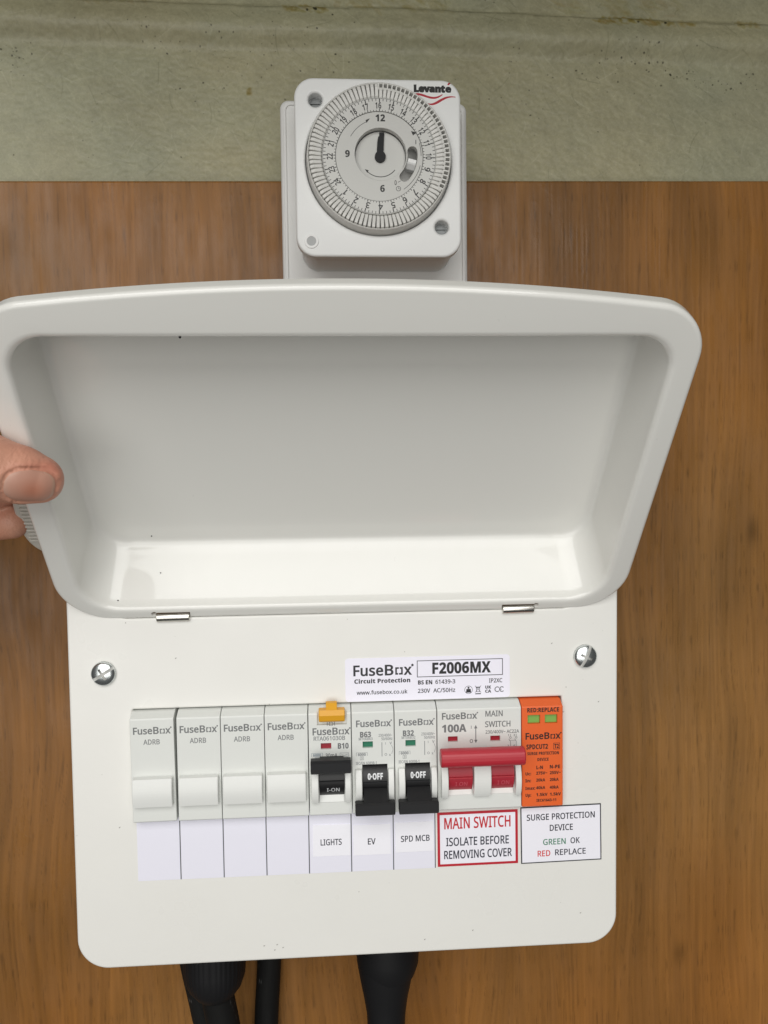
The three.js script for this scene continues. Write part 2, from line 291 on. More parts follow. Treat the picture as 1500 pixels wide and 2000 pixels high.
  const lid = part('lid', g, phys({ color: M.lidPaint.color, roughness: 1, roughnessMap: lidRough, clearcoat: 0.7, clearcoatRoughness: 0.07, bumpMap: lidWave, bumpScale: 0.000012 }), unit, 'white lid held open, its deep recess facing out');
  // tiny paint chips and dust on the lid
  const chip = (x, s, d, r) => { const c = new THREE.SphereGeometry(r, 8, 6); const p = lidPoint(x, s, d); c.translate(p.x, p.y, p.z); return c; };
  for (const q of [[-52.5, 128.3, 1.0, 0.42], [102.6, 135.4, 0.7, 0.35], [-82, 22.5, 25.9, 0.3], [-78, 12.5, 14, 0.25], [-94.5, 7.0, 4, 0.3]]) part('dust_speck', chip(...q), M.blackMatt, lid);
  // ribbed finger grip on the side wall of the tray, behind the flange
  {
    const sh = new THREE.Shape(); sh.moveTo(-107.5, 27); sh.lineTo(-116, 27.5); sh.bezierCurveTo(-122, 28.5, -126, 34, -126.3, 42); sh.bezierCurveTo(-126.5, 52, -126, 62, -121, 66); sh.bezierCurveTo(-117, 69, -112, 69.5, -107.5, 69.5); sh.lineTo(-107.5, 27);
    const body = extrudeZ(sh, -13.5, -9.5, 1.4, 4), ribs = []; for (let q = 0; q < 11; q++) ribs.push(box(-123.5, -116, 36.0 + q * 1.8, 36.95 + q * 1.8, -9.9, -8.5, 0.3));
    const grip = part('grip_tab', pose(body), phys({ color: lin(0.62, 0.60, 0.54), roughness: 0.4, transmission: 0.2, thickness: 0 }), lid);
    for (const r of ribs) part('rib', pose(r), grip.material, grip);
  }
  // hinge clips
  for (const [x, side] of [[-72.4, -1], [72.2, 1]]) {
    const prof = []; for (let i = 0; i <= 6; i++) { const a = i / 6 * Math.PI / 2; prof.push(new THREE.Vector2(2.05 - 0.25 + 0.25 * Math.sin(a), 6.7 - 0.25 + 0.25 * Math.cos(a))); }
    const full = [new THREE.Vector2(0, 6.7), ...prof, ...prof.slice().reverse().map((v) => new THREE.Vector2(v.x, -v.y)), new THREE.Vector2(0, -6.7)];
    const c = new THREE.LatheGeometry(full, 28); c.rotateZ(Math.PI / 2); c.rotateZ(0.012); const p = lidPoint(x, 0.5, 0.1); c.translate(p.x, p.y, p.z);
    part('hinge', toCreasedNormals(c, 0.6), M.steel, lid);
  }
}
// stickers on the cover
const paper = (map) => phys({ map, roughness: 0.42 });
function sticker(name, x0, x1, y0, y1, z, ppm, bg, draw, label, rot = 0, r = 0) {
  const map = print(x0, x1, y0, y1, ppm, bg, draw);
  const g = r ? extrudeZ(roundRect(x0, x1, y0, y1, r), 0.02, z, 0.03, 1) : box(x0, x1, y0, y1, 0.02, z, 0.04);
  planarUV(g, x0, x1, y0, y1);
  if (rot) { const cx = (x0 + x1) / 2, cy = (y0 + y1) / 2; g.translate(-cx, -cy, 0); g.rotateZ(rot); g.translate(cx, cy, 0); }
  return part(name, g, paper(map), unit, label);
}
sticker('maker_sticker', -1.7, 68.7, -37.6, -19.1, 0.2, 18, 'rgb(244,242,254)', (P) => {
  const K = '#15161c';
  P.mark(1.3, -24.4, 25.8, 4.3, K, 0.3);
  P.text('Circuit Protection', 14.0, -29.0, 1.75, { w: 24, color: K, bold: true }); P.text('www.fusebox.co.uk', 13.8, -33.9, 1.6, { w: 21.5, color: K });
  P.rect(28.9, 65.5, -27.8, -20.9, 0.28, K); P.text('F2006MX', 47.6, -24.3, 4.6, { w: 25.4, color: '#0c0c10', bold: true });
  P.text('BS EN', 29.0, -30.2, 1.7, { w: 6.4, color: K, align: 'left', bold: true }); P.text('61439-3', 36.5, -30.1, 1.75, { w: 8.7, color: K, align: 'left' });
  P.text('230V', 29.0, -33.8, 1.75, { w: 5.3, color: K, align: 'left' }); P.text('AC/50Hz', 35.7, -33.8, 1.75, { w: 9.4, color: K, align: 'left' });
  P.text('IP2XC', 65.4, -30.2, 1.75, { w: 5.8, color: K, align: 'right' });
  // small symbols: person in octagon, crossed-out bin, UKCA, CE
  P.circle(50.8, -34.0, 1.65, 0.16, K); P.disc(50.8, -33.1, 0.42, K); P.poly([[49.9, -33.6], [51.7, -33.6], [51.9, -35.2], [49.7, -35.2]], K);
  P.rect(54.2, 55.6, -34.9, -33.1, 0.18, K); P.line([[53.6, -32.3], [56.2, -35.3]], 0.16, K); P.line([[56.2, -32.3], [53.6, -35.3]], 0.16, K); P.fill(53.7, 56.1, -36.0, -35.6, K); P.line([[53.9, -32.9], [55.9, -32.9]], 0.25, K);
  P.text('UK', 59.2, -33.1, 1.25, { w: 2.6, color: K, bold: true }); P.text('CA', 59.2, -34.8, 1.25, { w: 2.6, color: K, bold: true });
  P.circle(63.2, -34.1, 1.0, 0.3, K, 0.8, 5.5); P.circle(65.2, -34.1, 1.0, 0.3, K, 0.8, 5.5); P.line([[64.3, -34.1], [65.0, -34.1]], 0.3, K);
}, 'white maker sticker with black lettering', 0, 1.4);
for (let i = 0; i < 7; i++) {   // circuit label windows under the devices
  const x0 = -89.9 + 18 * i;
  sticker('circuit_label', x0, x0 + 17.96, -111.3, -82, 0.12, 10, 'rgb(236,235,247)', (P) => { P.fill(x0 + 17.62, x0 + 18, -112, -80, 'rgb(72,74,84)'); }, i < 4 ? 'blank lavender circuit label' : undefined);
}
for (const [txt, x0, x1, y0, y1, tx, ty, w, r] of [['LIGHTS', -16.5, -0.4, -104.0, -90.3, -8.8, -97.9, 9.3, -0.004], ['EV', 0.8, 16.7, -104.2, -91, 8.4, -98.3, 3.5, 0.004], ['SPD MCB', 18.8, 35.3, -103.7, -90.6, 27.3, -97.8, 12.6, 0.008]])
  sticker('printed_label', x0, x1, y0, y1, 0.34, 18, 'rgb(247,246,253)', (P) => P.text(txt, tx, ty, 2.55, { w, color: '#34353d' }), 'white paper label reading ' + txt, r);
sticker('warning_sticker', 36.9, 71.9, -110.8, -87.0, 0.3, 18, 'rgb(244,243,252)', (P) => {
  P.rect(37.4, 71.4, -110.3, -87.5, 1.15, 'rgb(190,22,42)');
  P.text('MAIN SWITCH', 54.3, -91.9, 4.75, { w: 29.6, color: 'rgb(196,34,44)' });
  P.text('ISOLATE BEFORE', 54.3, -100.0, 3.5, { w: 27.6, color: '#2c2e3a' }); P.text('REMOVING COVER', 54.3, -105.7, 3.5, { w: 29.8, color: '#2c2e3a' });
}, 'red-bordered main switch warning sticker', 0.004);
sticker('surge_sticker', 73.2, 108.7, -111.0, -86.0, 0.3, 18, 'rgb(245,244,253)', (P) => {
  P.rect(73.4, 108.5, -110.8, -86.2, 0.5, '#23252c');
  P.text('SURGE PROTECTION', 91.0, -90.7, 2.6, { w: 30.4, color: '#2a2b33' }); P.text('DEVICE', 91.0, -95.7, 2.6, { w: 10.6, color: '#2a2b33' });
  P.text('GREEN', 82.8, -101.9, 2.5, { w: 10.4, color: 'rgb(76,132,104)', align: 'left' }); P.text('OK', 94.9, -101.8, 2.5, { w: 4.2, color: '#3c3d46', align: 'left' });
  P.text('RED', 80.2, -106.9, 2.5, { w: 6.0, color: 'rgb(214,64,64)', align: 'left' }); P.text('REPLACE', 87.9, -106.7, 2.5, { w: 14.0, color: '#3c3d46', align: 'left' });
}, 'black-bordered surge protection sticker', 0.012);

// ---------------------------------------------------------------- devices in the slot
const xb = (i) => -89.5 + 18 * i;
const FZ = 5;   // face height over the cover
const bodyProfile = [[-84.1, -6.2], [-84.1, FZ - 0.5], [-83.6, FZ], [-41.2, FZ], [-40.6, FZ - 0.25], [-38.7, 1.0], [-38.5, 0], [-38.5, -6.2]];
const GREY = 'rgb(112,114,115)', FACE = 'rgb(222,224,220)';
const faceMap = (x0, x1, bg, draw) => print(x0, x1, -84.5, -38, 18, bg, draw);
const faceMat = (map) => phys({ map, roughness: 0.42 });
const windowCut = (x0, x1, y0, y1, depth = 2.0) => box(x0, x1, y0, y1, FZ - depth, FZ + 3, 0);

// blank modules
const blanks = [];
{
  const x0 = xb(0), x1 = x0 + 17.75;
  const t = thing('blanking_module', [x0 + 9, -84, 0], 'pale grey blanking module at the end of the row, wide gap beside it', 'blank module', 'blanking modules in the fuse box');
  const map = faceMap(x0, x1, FACE, (P) => { P.mark(x0 + 1.0, -45.6, 15.8, 2.75, GREY, 0.2); P.text('ADRB', x0 + 8.7, -50.3, 2.05, { w: 6.7, color: 'rgb(124,126,127)', weight: 0.1 }); });
  part('body', planarUV(sweep(bodyProfile, x0, x1), x0, x1, -84.5, -38), faceMat(map), t);
  const prof = [[-76.7, FZ - 0.4]]; for (let i = 0; i <= 10; i++) { const a = i / 10; prof.push([-76.5 + a * 11.6, FZ + 2.9 + 0.9 * Math.sin(a * Math.PI)]); } prof.push([-64.6, FZ - 0.4]);
  part('dummy_toggle', sweep(prof, x0 + 0.75, x0 + 16.9, 0.5, 3), M.plasticRib, t);
  t.position.x -= 0.0005; t.rotation.z = 0.008; blanks.push(t);
  const L = ['pale grey blanking module between the gap and another blank', 'pale grey blanking module close between two other blanks, no wide gap beside it', 'pale grey blanking module next to the breaker with the yellow button'];
  for (let i = 1; i < 4; i++) { const c = copyOf(t, 18 * i + 0.55, L[i - 1]); c.rotation.z = 0; blanks.push(c); }
}
// parts shared by the switching devices
const drumGeo = (x0, x1, cy = -69.4) => { const g = new THREE.CylinderGeometry(8.2, 8.2, x1 - x0, 48, 1); g.rotateZ(Math.PI / 2); g.translate((x0 + x1) / 2, cy, -1.4); return g; };
function rib(x0, x1, parent, y0 = -77.9, y1 = -64.6, h = 3.4) {
  const prof = [[y0, FZ - 0.3]]; for (let i = 0; i <= 12; i++) { const a = i / 12; prof.push([y0 + a * (y1 - y0), FZ + 0.5 + h * Math.pow(Math.sin(Math.PI * (0.09 + 0.82 * a)), 0.6)]); } prof.push([y1, FZ - 0.3]);
  return part('toggle_guard', sweep(prof, x0, x1, 0.35, 3), M.plasticRib, parent);
}
function drumWithPrint(x0, x1, bg, draw, rough = 0.45) {
  const map = print(x0, x1, -80, -58, 20, bg, draw); return [planarUV(drumGeo(x0, x1), x0, x1, -80, -58), phys({ map, roughness: rough })];
}
function lampWindow(x0, x1, y0, y1, color, parent, name = 'status_window') { return part(name, box(x0 - 0.2, x1 + 0.2, y0 - 0.2, y1 + 0.2, FZ - 2.4, FZ - 1.35, 0.05), phys({ color, roughness: 0.5 }), parent); }
// little printed diagrams
function contactSign(P, x, y, c) { P.line([[x, y + 3], [x, y - 3]], 0.3, c); P.line([[x + 1.5, y + 3], [x + 1.5, y + 2]], 0.16, c); P.circle(x + 1.6, y - 2.2, 0.45, 0.18, c); P.text('V', x + 3.7, y + 2.6, 1.1, { color: c }); P.line([[x + 4.0, y + 1.8], [x + 4.7, y], [x + 4.1, y - 2]], 0.16, c); P.text('x', x + 3.3, y - 2.4, 1, { color: c }); }
function kaSign(P, x, y, c) { P.line([[x - 2.3, y + 0.9], [x - 2.3, y - 0.5]], 0.16, c); P.line([[x + 2.3, y + 0.9], [x + 2.3, y - 0.5]], 0.16, c); P.line([[x - 2.3, y + 0.9], [x + 2.3, y + 0.9]], 0.13, c); P.text('6000', x, y + 0.1, 1.15, { w: 3.4, color: c, bold: true }); P.rect(x - 0.7, x + 0.7, y - 2.2, y - 0.8, 0.14, c); P.text('3', x, y - 1.5, 0.95, { color: c }); }

// residual-current breaker, switched on
{
  const x0 = xb(4) + 0.12, x1 = x0 + 17.7, c = 'rgb(106,108,110)';
  const t = thing('residual_current_breaker', [x0 + 9, -84, 0], 'pale grey breaker with yellow test button and black toggle up, above the LIGHTS label', 'breaker');
  const map = faceMap(x0, x1, FACE, (P) => {
    P.text('TEST', x0 + 9.4, -45.2, 1.5, { w: 4.1, color: c }); P.mark(x0 + 1.4, -48.4, 16, 2.8, c, 0.2); P.text('RTA061030B', x0 + 8.6, -51.3, 1.75, { w: 13.4, color: 'rgb(126,128,130)', weight: 0.08 });
    P.text('B10', x0 + 14.3, -54.7, 2.25, { w: 4.8, color: c, bold: true }); P.text('30mA', x0 + 9.4, -58.6, 1.75, { w: 5, color: c }); kaSign(P, x0 + 3.4, -58.4, 'rgb(150,160,168)'); P.rect(x0 + 13, x0 + 16.6, -59.3, -57.7, 0.14, 'rgb(150,155,160)'); P.line([[x0 + 13.5, -58.2], [x0 + 14.8, -58.9], [x0 + 16.2, -58.2]], 0.14, 'rgb(150,155,160)'); P.text('P3', x0 + 14.9, -60.3, 0.95, { color: c });
  });
  let g = sweep(bodyProfile, x0, x1);
  g = cut(g, [windowCut(x0 + 5.0, x0 + 9.4, -55.9, -53.3), box(x0 + 4.1, x0 + 14.7, -78.6, -62.5, -5, 9, 0), box(x0 + 3.6, x0 + 15.9, -45.6, -38.9, 3.6, 9, 0)]);
  part('body', planarUV(g, x0, x1, -84.5, -38), faceMat(map), t);
  lampWindow(x0 + 5.0, x0 + 9.4, -55.9, -53.3, lin(0.30, 0.008, 0.022), t);
  // yellow T-shaped test button
  const yb = sweep([[-44.0, 3.2], [-43.9, 6.4], [-43.3, 7.0], [-41.0, 7.6], [-38.9, 6.8], [-38.8, 3.2]], x0 + 4.4, x0 + 15.2, 0.35, 2), stem = sweep([[-39.3, 2.5], [-39.3, 6.9], [-36.6, 4.4], [-36.3, 2.5]], x0 + 7.4, x0 + 12.0, 0.2, 2);
  part('test_button', [yb, stem], phys({ color: lin(0.78, 0.38, 0.018), roughness: 0.42 }), t);
  const [dg, dm] = drumWithPrint(x0 + 4.3, x0 + 14.5, 'rgb(20,20,22)', (P) => P.text('I-ON', x0 + 10.0, -72.9, 1.75, { w: 5.6, color: 'rgb(196,198,200)' }));
  const tg = part('toggle', dg, dm, t);
  part('lever', [sweep([[-61.8, 4], [-61.0, 13.2], [-58.0, 13.2], [-59, 4]], x0 + 4.5, x0 + 14.4, 0.2), sweep([[-62.9, 9.2], [-63.2, 13.4], [-62.2, 14.4], [-58.6, 14.4], [-57.7, 13.4], [-58.0, 9.2]], x0 + 0.9, x0 + 17.4, 0.35, 2)], M.black, tg);
  part('ridge', sweep([[-69.4, 6.4], [-69.2, 7.3], [-68.7, 7.3], [-68.5, 6.4]], x0 + 4.3, x0 + 14.5, 0.1), M.black, tg);
  rib(x0 + 1.0, x0 + 3.9, t); rib(x0 + 14.9, x0 + 17.3, t);
  // sloping ledge under the toggle
  part('ledge', sweep([[-78.5, FZ - 0.02], [-78.5, 2], [-74.5, 2], [-74.5, 2.6]], x0 + 4.2, x0 + 14.6, 0), M.plasticRib, t);
}
// two miniature circuit breakers, switched off
function mcb(i, rating, code, label) {
  const x0 = xb(i) + 0.1, x1 = x0 + 17.7, c = 'rgb(110,112,114)', pale = 'rgb(136,139,141)';
  const t = thing('circuit_breaker', [x0 + 9, -84, 0], label, 'breaker', 'circuit breakers switched off');
  const map = faceMap(x0, x1, FACE, (P) => {
    P.mark(x0 + 1.6, -45.6, 15.2, 2.7, c, 0.2); P.text(rating, x0 + 5.7, -50.2, 2.3, { w: 4.9, color: c, bold: true }); P.text(code, x0 + 5.8, -52.1, 1.1, { w: 6, color: pale });
    P.text('230/400V~', x0 + 14.1, -50.8, 1.15, { w: 5.8, color: pale }); P.text('50/60Hz', x0 + 14.7, -52.3, 1.15, { w: 4.7, color: pale }); contactSign(P, x0 + 12.6, -56.8, pale); kaSign(P, x0 + 4.1, -58.8, pale); P.text('IEC/EN 60898-1', x0 + 6.0, -62.4, 1.15, { w: 9, color: pale });
  });
  let g = sweep(bodyProfile, x0, x1);
  g = cut(g, [windowCut(x0 + 4.5, x0 + 8.8, -55.9, -53.2), box(x0 + 4.2, x0 + 14.8, -77.5, -63.0, -5, 9, 0)]);
  part('body', planarUV(g, x0, x1, -84.5, -38), faceMat(map), t);
  lampWindow(x0 + 4.5, x0 + 8.8, -55.9, -53.2, lin(0.008, 0.16, 0.085), t);
  const [dg, dm] = drumWithPrint(x0 + 4.4, x0 + 14.6, 'rgb(17,17,19)', (P) => P.text('0·OFF', x0 + 9.6, -67.2, 2.35, { w: 6.5, color: 'rgb(226,228,230)', bold: true }));
  dg.translate(0, -0.5, 0); const tg = part('toggle', dg, dm, t);
  part('ridge', sweep([[-70.6, 6.2], [-70.4, 7.3], [-69.8, 7.3], [-69.6, 6.2]], x0 + 4.4, x0 + 14.6, 0.1), M.black, tg);
  part('lever', [sweep([[-79.3, 4], [-80.4, 13.0], [-76.0, 13.0], [-72.5, 6.8], [-73.0, 4]], x0 + 4.6, x0 + 14.5, 0.25), sweep([[-81.0, 9.0], [-81.4, 13.2], [-80.5, 14.2], [-76.9, 14.2], [-76.1, 13.2], [-76.6, 9.0]], x0 + 0.9, x0 + 17.3, 0.4, 2)], M.blackMatt, tg);
  rib(x0 + 1.3, x0 + 4.0, t); rib(x0 + 15.0, x0 + 17.4, t);
}
mcb(5, 'B63', 'MT06B63', 'pale grey breaker marked B63 with black toggle down, above the EV label');
mcb(6, 'B32', 'MT06B32', 'pale grey breaker marked B32 with black toggle down, beside the red main switch');
// main switch
{
  const x0 = xb(7) + 0.15, x1 = x0 + 35.7, c = 'rgb(110,112,113)';
  const t = thing('main_switch', [x0 + 18, -84, 0], 'pale grey double-width main switch with thick red bar handle', 'switch');
  const map = faceMap(x0, x1, FACE, (P) => {
    P.mark(x0 + 1.7, -43.6, 15.5, 2.7, c, 0.2); P.text('100A', x0 + 7.0, -48.9, 3.1, { w: 10.4, color: c, bold: true }); P.text('I', x0 + 14.4, -48.6, 1.1, { color: c }); P.text('O', x0 + 14.4, -54.6, 1.5, { color: c });
    P.line([[x0 + 16.3, -48.6], [x0 + 16.3, -54.6]], 0.36, c); P.poly([[x0 + 15.6, -49.2], [x0 + 17, -49.2], [x0 + 16.3, -47.7]], c); P.poly([[x0 + 15.6, -54.1], [x0 + 17, -54.1], [x0 + 16.3, -55.5]], c);
    P.text('MAIN', x0 + 20.2, -43.1, 2.4, { w: 7.9, color: c, align: 'left' }); P.text('SWITCH', x0 + 20.2, -47.6, 2.4, { w: 11.2, color: c, align: 'left' }); P.text('230/400V~ AC22A', x0 + 27.6, -50.9, 1.4, { w: 14.4, color: c });
    for (const [dx, a, b] of [[31.1, '1', '2'], [33.6, '3', '4']]) { P.line([[x0 + dx, -52.1], [x0 + dx, -53.1]], 0.18, c); P.circle(x0 + dx, -53.6, 0.4, 0.16, c); P.line([[x0 + dx - 0.7, -54.2], [x0 + dx, -55.3], [x0 + dx, -58]], 0.18, c); P.text(b, x0 + dx - 0.95, -57.2, 0.95, { color: c }); P.text(a, x0 + dx - 0.8, -52.6, 0.9, { color: c }); } P.line([[x0 + 30.6, -54.9], [x0 + 33.5, -54.9]], 0.13, c);
  });
  let g = sweep(bodyProfile, x0, x1);
  g = cut(g, [windowCut(x0 + 4.4, x0 + 8.6, -54.7, -52.3), windowCut(x0 + 22.5, x0 + 26.7, -55.0, -52.6), box(x0 + 4.3, x0 + 14.7, -77.6, -62, -5, 9, 0), box(x0 + 22.4, x0 + 32.4, -77.6, -62, -5, 9, 0)]);
  part('body', planarUV(g, x0, x1, -84.5, -38), faceMat(map), t);
  lampWindow(x0 + 4.4, x0 + 8.6, -54.7, -52.3, lin(0.36, 0.008, 0.024), t); lampWindow(x0 + 22.5, x0 + 26.7, -55.0, -52.6, lin(0.36, 0.008, 0.024), t);
  for (const [a, b] of [[4.4, 14.6], [22.5, 32.3]]) {
    const [dg, dm] = drumWithPrint(x0 + a, x0 + b, 'rgb(172,38,54)', (P) => P.text('I ON', x0 + (a + b) / 2 + 0.4, -72.4, 1.9, { w: 5.4, color: 'rgb(196,84,96)' }));
    const d = part('toggle', dg, dm, t); part('ridge', sweep([[-70.0, 6.4], [-69.8, 7.4], [-69.2, 7.4], [-69.0, 6.4]], x0 + a, x0 + b, 0.1), M.red, d);
    part('lever', sweep([[-63, 4], [-61, 13], [-56.5, 13], [-58, 4]], x0 + a + 0.2, x0 + b - 0.2, 0.2), M.red, d);
  }
  const hp = []; for (let i = 0; i < 26; i++) { const a = i / 26 * Math.PI * 2, ry = 3.7, rz = 3.5; hp.push([-57.9 + ry * Math.sign(Math.cos(a)) * Math.abs(Math.cos(a)) ** 0.8, 14.6 + rz * Math.sign(Math.sin(a)) * Math.abs(Math.sin(a)) ** 0.8]); }
  part('bar_handle', sweep(hp.reverse(), x0 - 0.1, x0 + 34.7, 0.6, 3), M.red, t);
  rib(x0 + 1.2, x0 + 4.1, t); rib(x0 + 14.9, x0 + 22.2, t, -77.6, -62.0); rib(x0 + 32.6, x0 + 35.1, t);
  for (const [a, b] of [[4.4, 14.6], [22.5, 32.3]]) part('ledge', sweep([[-77.55, FZ - 0.02], [-77.55, 2], [-74.2, 2], [-74.2, 2.6]], x0 + a, x0 + b, 0), M.plasticRib, t);
}
// orange surge protection device
{
  const x0 = xb(9) + 0.15, x1 = x0 + 17.75, K = 'rgb(40,14,6)';
  const t = thing('surge_protector', [x0 + 9, -84, 0], 'orange surge protection device with two green windows', 'surge protector');
  const map = faceMap(x0, x1, 'rgb(232,98,30)', (P) => {
    P.text('RED:REPLACE', x0 + 9.2, -42.2, 1.85, { w: 14.0, color: K, bold: true }); P.mark(x0 + 1.3, -53.4, 15.7, 2.7, K, 0.22);
    P.text('SPDCUT2', x0 + 1.9, -58.0, 2.0, { w: 9.4, color: K, align: 'left', bold: true }); P.rect(x0 + 13.7, x0 + 16.3, -59.3, -56.7, 0.18, K); P.text('T2', x0 + 15, -58.0, 1.7, { w: 2, color: K, bold: true });
    P.text('SURGE PROTECTION', x0 + 9.2, -60.9, 1.3, { w: 13.8, color: K, bold: true }); P.text('DEVICE', x0 + 9.1, -63.6, 1.25, { w: 5.0, color: K, bold: true });
    P.text('L-N', x0 + 6.1, -67.0, 1.4, { w: 3.1, color: K, align: 'left', bold: true }); P.text('N-PE', x0 + 11.9, -66.9, 1.4, { w: 4.7, color: K, align: 'left', bold: true });
    [['Uc:', '275V~', '255V~', -69.5], ['In:', '20kA', '20kA', -72.5], ['Imax:', '40kA', '40kA', -75.8], ['Up:', '1.5kV', '1.5kV', -78.8]].forEach(([a, b, d, y]) => { P.text(a, x0 + 1.4, y - 0.15, 1.3, { w: a.length * 0.88, color: K, align: 'left', bold: true }); P.text(b, x0 + 6.1, y, 1.3, { w: b.length * 0.98, color: K, align: 'left', bold: true }); P.text(d, x0 + 12.0, y, 1.3, { w: d.length * 0.96, color: K, align: 'left', bold: true }); });
    P.text('IEC61643-11', x0 + 10.6, -81.3, 1.15, { w: 8.8, color: K, bold: true });
  });
  let g = sweep(bodyProfile, x0, x1, 0.5, 3);
  g = cut(g, [windowCut(x0 + 2.5, x0 + 7.9, -48.0, -44.3), windowCut(x0 + 9.9, x0 + 15.3, -48.0, -44.3)]);
  part('body', planarUV(g, x0, x1, -84.5, -38), phys({ map, roughness: 0.45 }), t);
  for (const a of [2.5, 9.9]) lampWindow(x0 + a, x0 + a + 5.4, -48.0, -44.3, lin(0.20, 0.42, 0.075), t);
}

// ---------------------------------------------------------------- time switch on its surface box
{
  const t = thing('time_switch', [16.3, 190, -80], 'white mechanical time switch with round segment dial, mounted above the fuse box', 'timer');
  part('back_box', extrudeZ(roundRect(-27.4, 59.9, 144.5, 232.0, 4), -80, -47, 1.6, 4), M.boxWhite, t);
  part('back_box_rim', extrudeZ((() => { const s = roundRect(-26.0, 58.6, 145.9, 230.6, 3.2); s.holes.push(roundRect(-24.6, 57.2, 147.3, 229.2, 2.4, 2.4, true)); return s; })(), -47.2, -46.2, 0.3, 2), M.boxWhite, t);
  part('housing', extrudeZ(roundRect(-18.2, 51.2, 153.6, 227.6, 8), -46.9, -26.2, 0.6, 2), M.timerWhite, t);
  // face with logo print, holes for the dial and the fixing screws
  const CX = 16.5, CY = 194.3;
  const fs = roundRect(-19.7, 52.6, 153.3, 229.2, 8.5);
  const hole = (x, y, r) => { const p = new THREE.Path(); p.absarc(x, y, r, 0, Math.PI * 2, true); return p; };
  fs.holes.push(hole(CX, CY, 31.9), hole(-10.6, 219.9, 3.0), hole(43.9, 166.3, 3.0));
  const map = print(-20, 53, 153, 229.5, 14, 'rgb(236,237,236)', (P) => {
    P.text('Levant', 32.0, 225.3, 2.7, { w: 13.7, color: '#141414', align: 'left', bold: true, weight: 0.5 }); P.text('e', 45.9, 225.3, 2.7, { w: 2.6, color: '#141414', align: 'left', bold: true, weight: 0.38 });
    P.poly([[46.7, 227.0], [47.8, 228.6], [48.7, 228.3], [47.4, 226.9]], 'rgb(176,24,44)');
    const k = P.k, w = (a) => { k.fillStyle = 'rgb(176,22,42)'; k.beginPath(); k.moveTo(P.X(a[0]), P.Y(a[1])); k.bezierCurveTo(...a.slice(2, 8).map((v, i) => (i % 2 ? P.Y(v) : P.X(v)))); k.bezierCurveTo(...a.slice(8, 14).map((v, i) => (i % 2 ? P.Y(v) : P.X(v)))); k.fill(); k.strokeStyle = 'rgb(176,22,42)'; k.lineWidth = 0.3 * P.ppm; k.stroke(); };
    w([30.7, 222.2, 36, 225.4, 38.5, 219.2, 44.6, 222.9, 39.5, 218.4, 36.4, 224.2, 30.7, 222.2]); w([36.2, 219.9, 41.5, 216.2, 43.0, 223.4, 50.3, 221.9, 43.6, 222.6, 42.4, 215.6, 36.2, 219.9]);
  });
  part('face_plate', planarUV(extrudeZ(fs, -26, -20, 1.1, 4, 40), -20, 53, 153, 229.5), phys({ map, roughness: 0.36 }), t);
  const ringGeo = (x, y, r0, r1, z0, z1) => { const s = new THREE.Shape(); s.absarc(x, y, r1, 0, Math.PI * 2); s.holes.push(hole(x, y, r0)); return extrudeZ(s, z0, z1, 0.15, 2, 24); };
  const cap = (x, y, r, z0, z1) => { const g = new THREE.CylinderGeometry(r, r, z1 - z0, 28); g.rotateX(Math.PI / 2); g.translate(x, y, (z0 + z1) / 2); return g; };
  for (const [x, y] of [[-10.6, 219.9], [43.9, 166.3]]) part('fixing_screw', cut(cap(x, y, 2.7, -27, -25.2), [box(x - 2.2, x + 2.2, y - 0.4, y + 0.4, -25.9, -24, 0)]), phys({ color: lin(0.22, 0.23, 0.23), metalness: 0.6, roughness: 0.5 }), t);  // steel colour darkened to stand in for the shade deep in the holes
  const pl = part('screw_plug', ringGeo(-13.2, 159.8, 2.0, 3.1, -20.3, -19.5), phys({ color: lin(0.86, 0.86, 0.85), roughness: 0.3 }), t); part('plug_core', cap(-13.2, 159.8, 2.0, -20.6, -19.75), phys({ color: lin(0.42, 0.43, 0.43), roughness: 0.4 }), pl);
  // dial
  const dialMap = print(CX - 25, CX + 25, CY - 25, CY + 25, 24, 'rgb(212,212,208)', (P) => {
    const K = '#1b1b1b', pol = (r, a) => [CX + r * Math.sin(a), CY + r * Math.cos(a)];
    for (let q = 0; q < 96; q++) { const a = (q + 0.2) / 96 * Math.PI * 2, big = q % 4 === 0; P.line([pol(big ? 22.6 : 23.1, a), pol(24.1, a)], big ? 0.42 : 0.24, K); P.line([pol(18.95, a), pol(big ? 19.8 : 19.5, a)], big ? 0.34 : 0.22, K); }
    P.circle(CX, CY, 18.85, 0.14, K); P.circle(CX, CY, 24.2, 0.12, K);
    for (let h = 1; h <= 24; h++) { const a = (16 - h) * Math.PI / 12 - 0.012, [x, y] = pol(21.25, a); P.text(String(h), x, y, 2.4, { color: '#0c0c0c', rot: a, weight: 0.2, w: h > 9 ? 2.7 : undefined }); }
  });
  const discMap = print(CX - 20, CX + 20, CY - 20, CY + 20, 26, 'rgb(206,206,202)', (P) => {
    const K = '#161616', ox = CX + 0.55, oy = CY + 1.0;
    P.text('12', ox, oy + 15.2, 2.75, { color: K, bold: true }); P.text('9', ox - 14.2, oy + 0.1, 2.75, { color: K, bold: true }); P.text('6', ox + 0.6, oy - 14.4, 2.75, { color: K, bold: true });
    const arc = (r, a0, a1, lw) => { const p = []; for (let i = 0; i <= 20; i++) { const a = a0 + (a1 - a0) * i / 20; p.push([ox + r * Math.sin(a), oy + r * Math.cos(a)]); } P.line(p, lw, K); return p[20]; };
    arc(14.7, -1.05, -0.4, 0.2); P.poly([[ox - 4.4, oy + 14.9], [ox - 6.3, oy + 14.2], [ox - 5.9, oy + 13.0]], K);
    P.poly([[ox + 13.2, oy + 9.9], [ox + 15.6, oy + 9.3], [ox + 14.0, oy + 8.0]].map(([x, y]) => [x, y]), K); P.line([[ox + 15.2, oy + 6.2], [ox + 15.2, oy + 4.4]], 0.3, K);
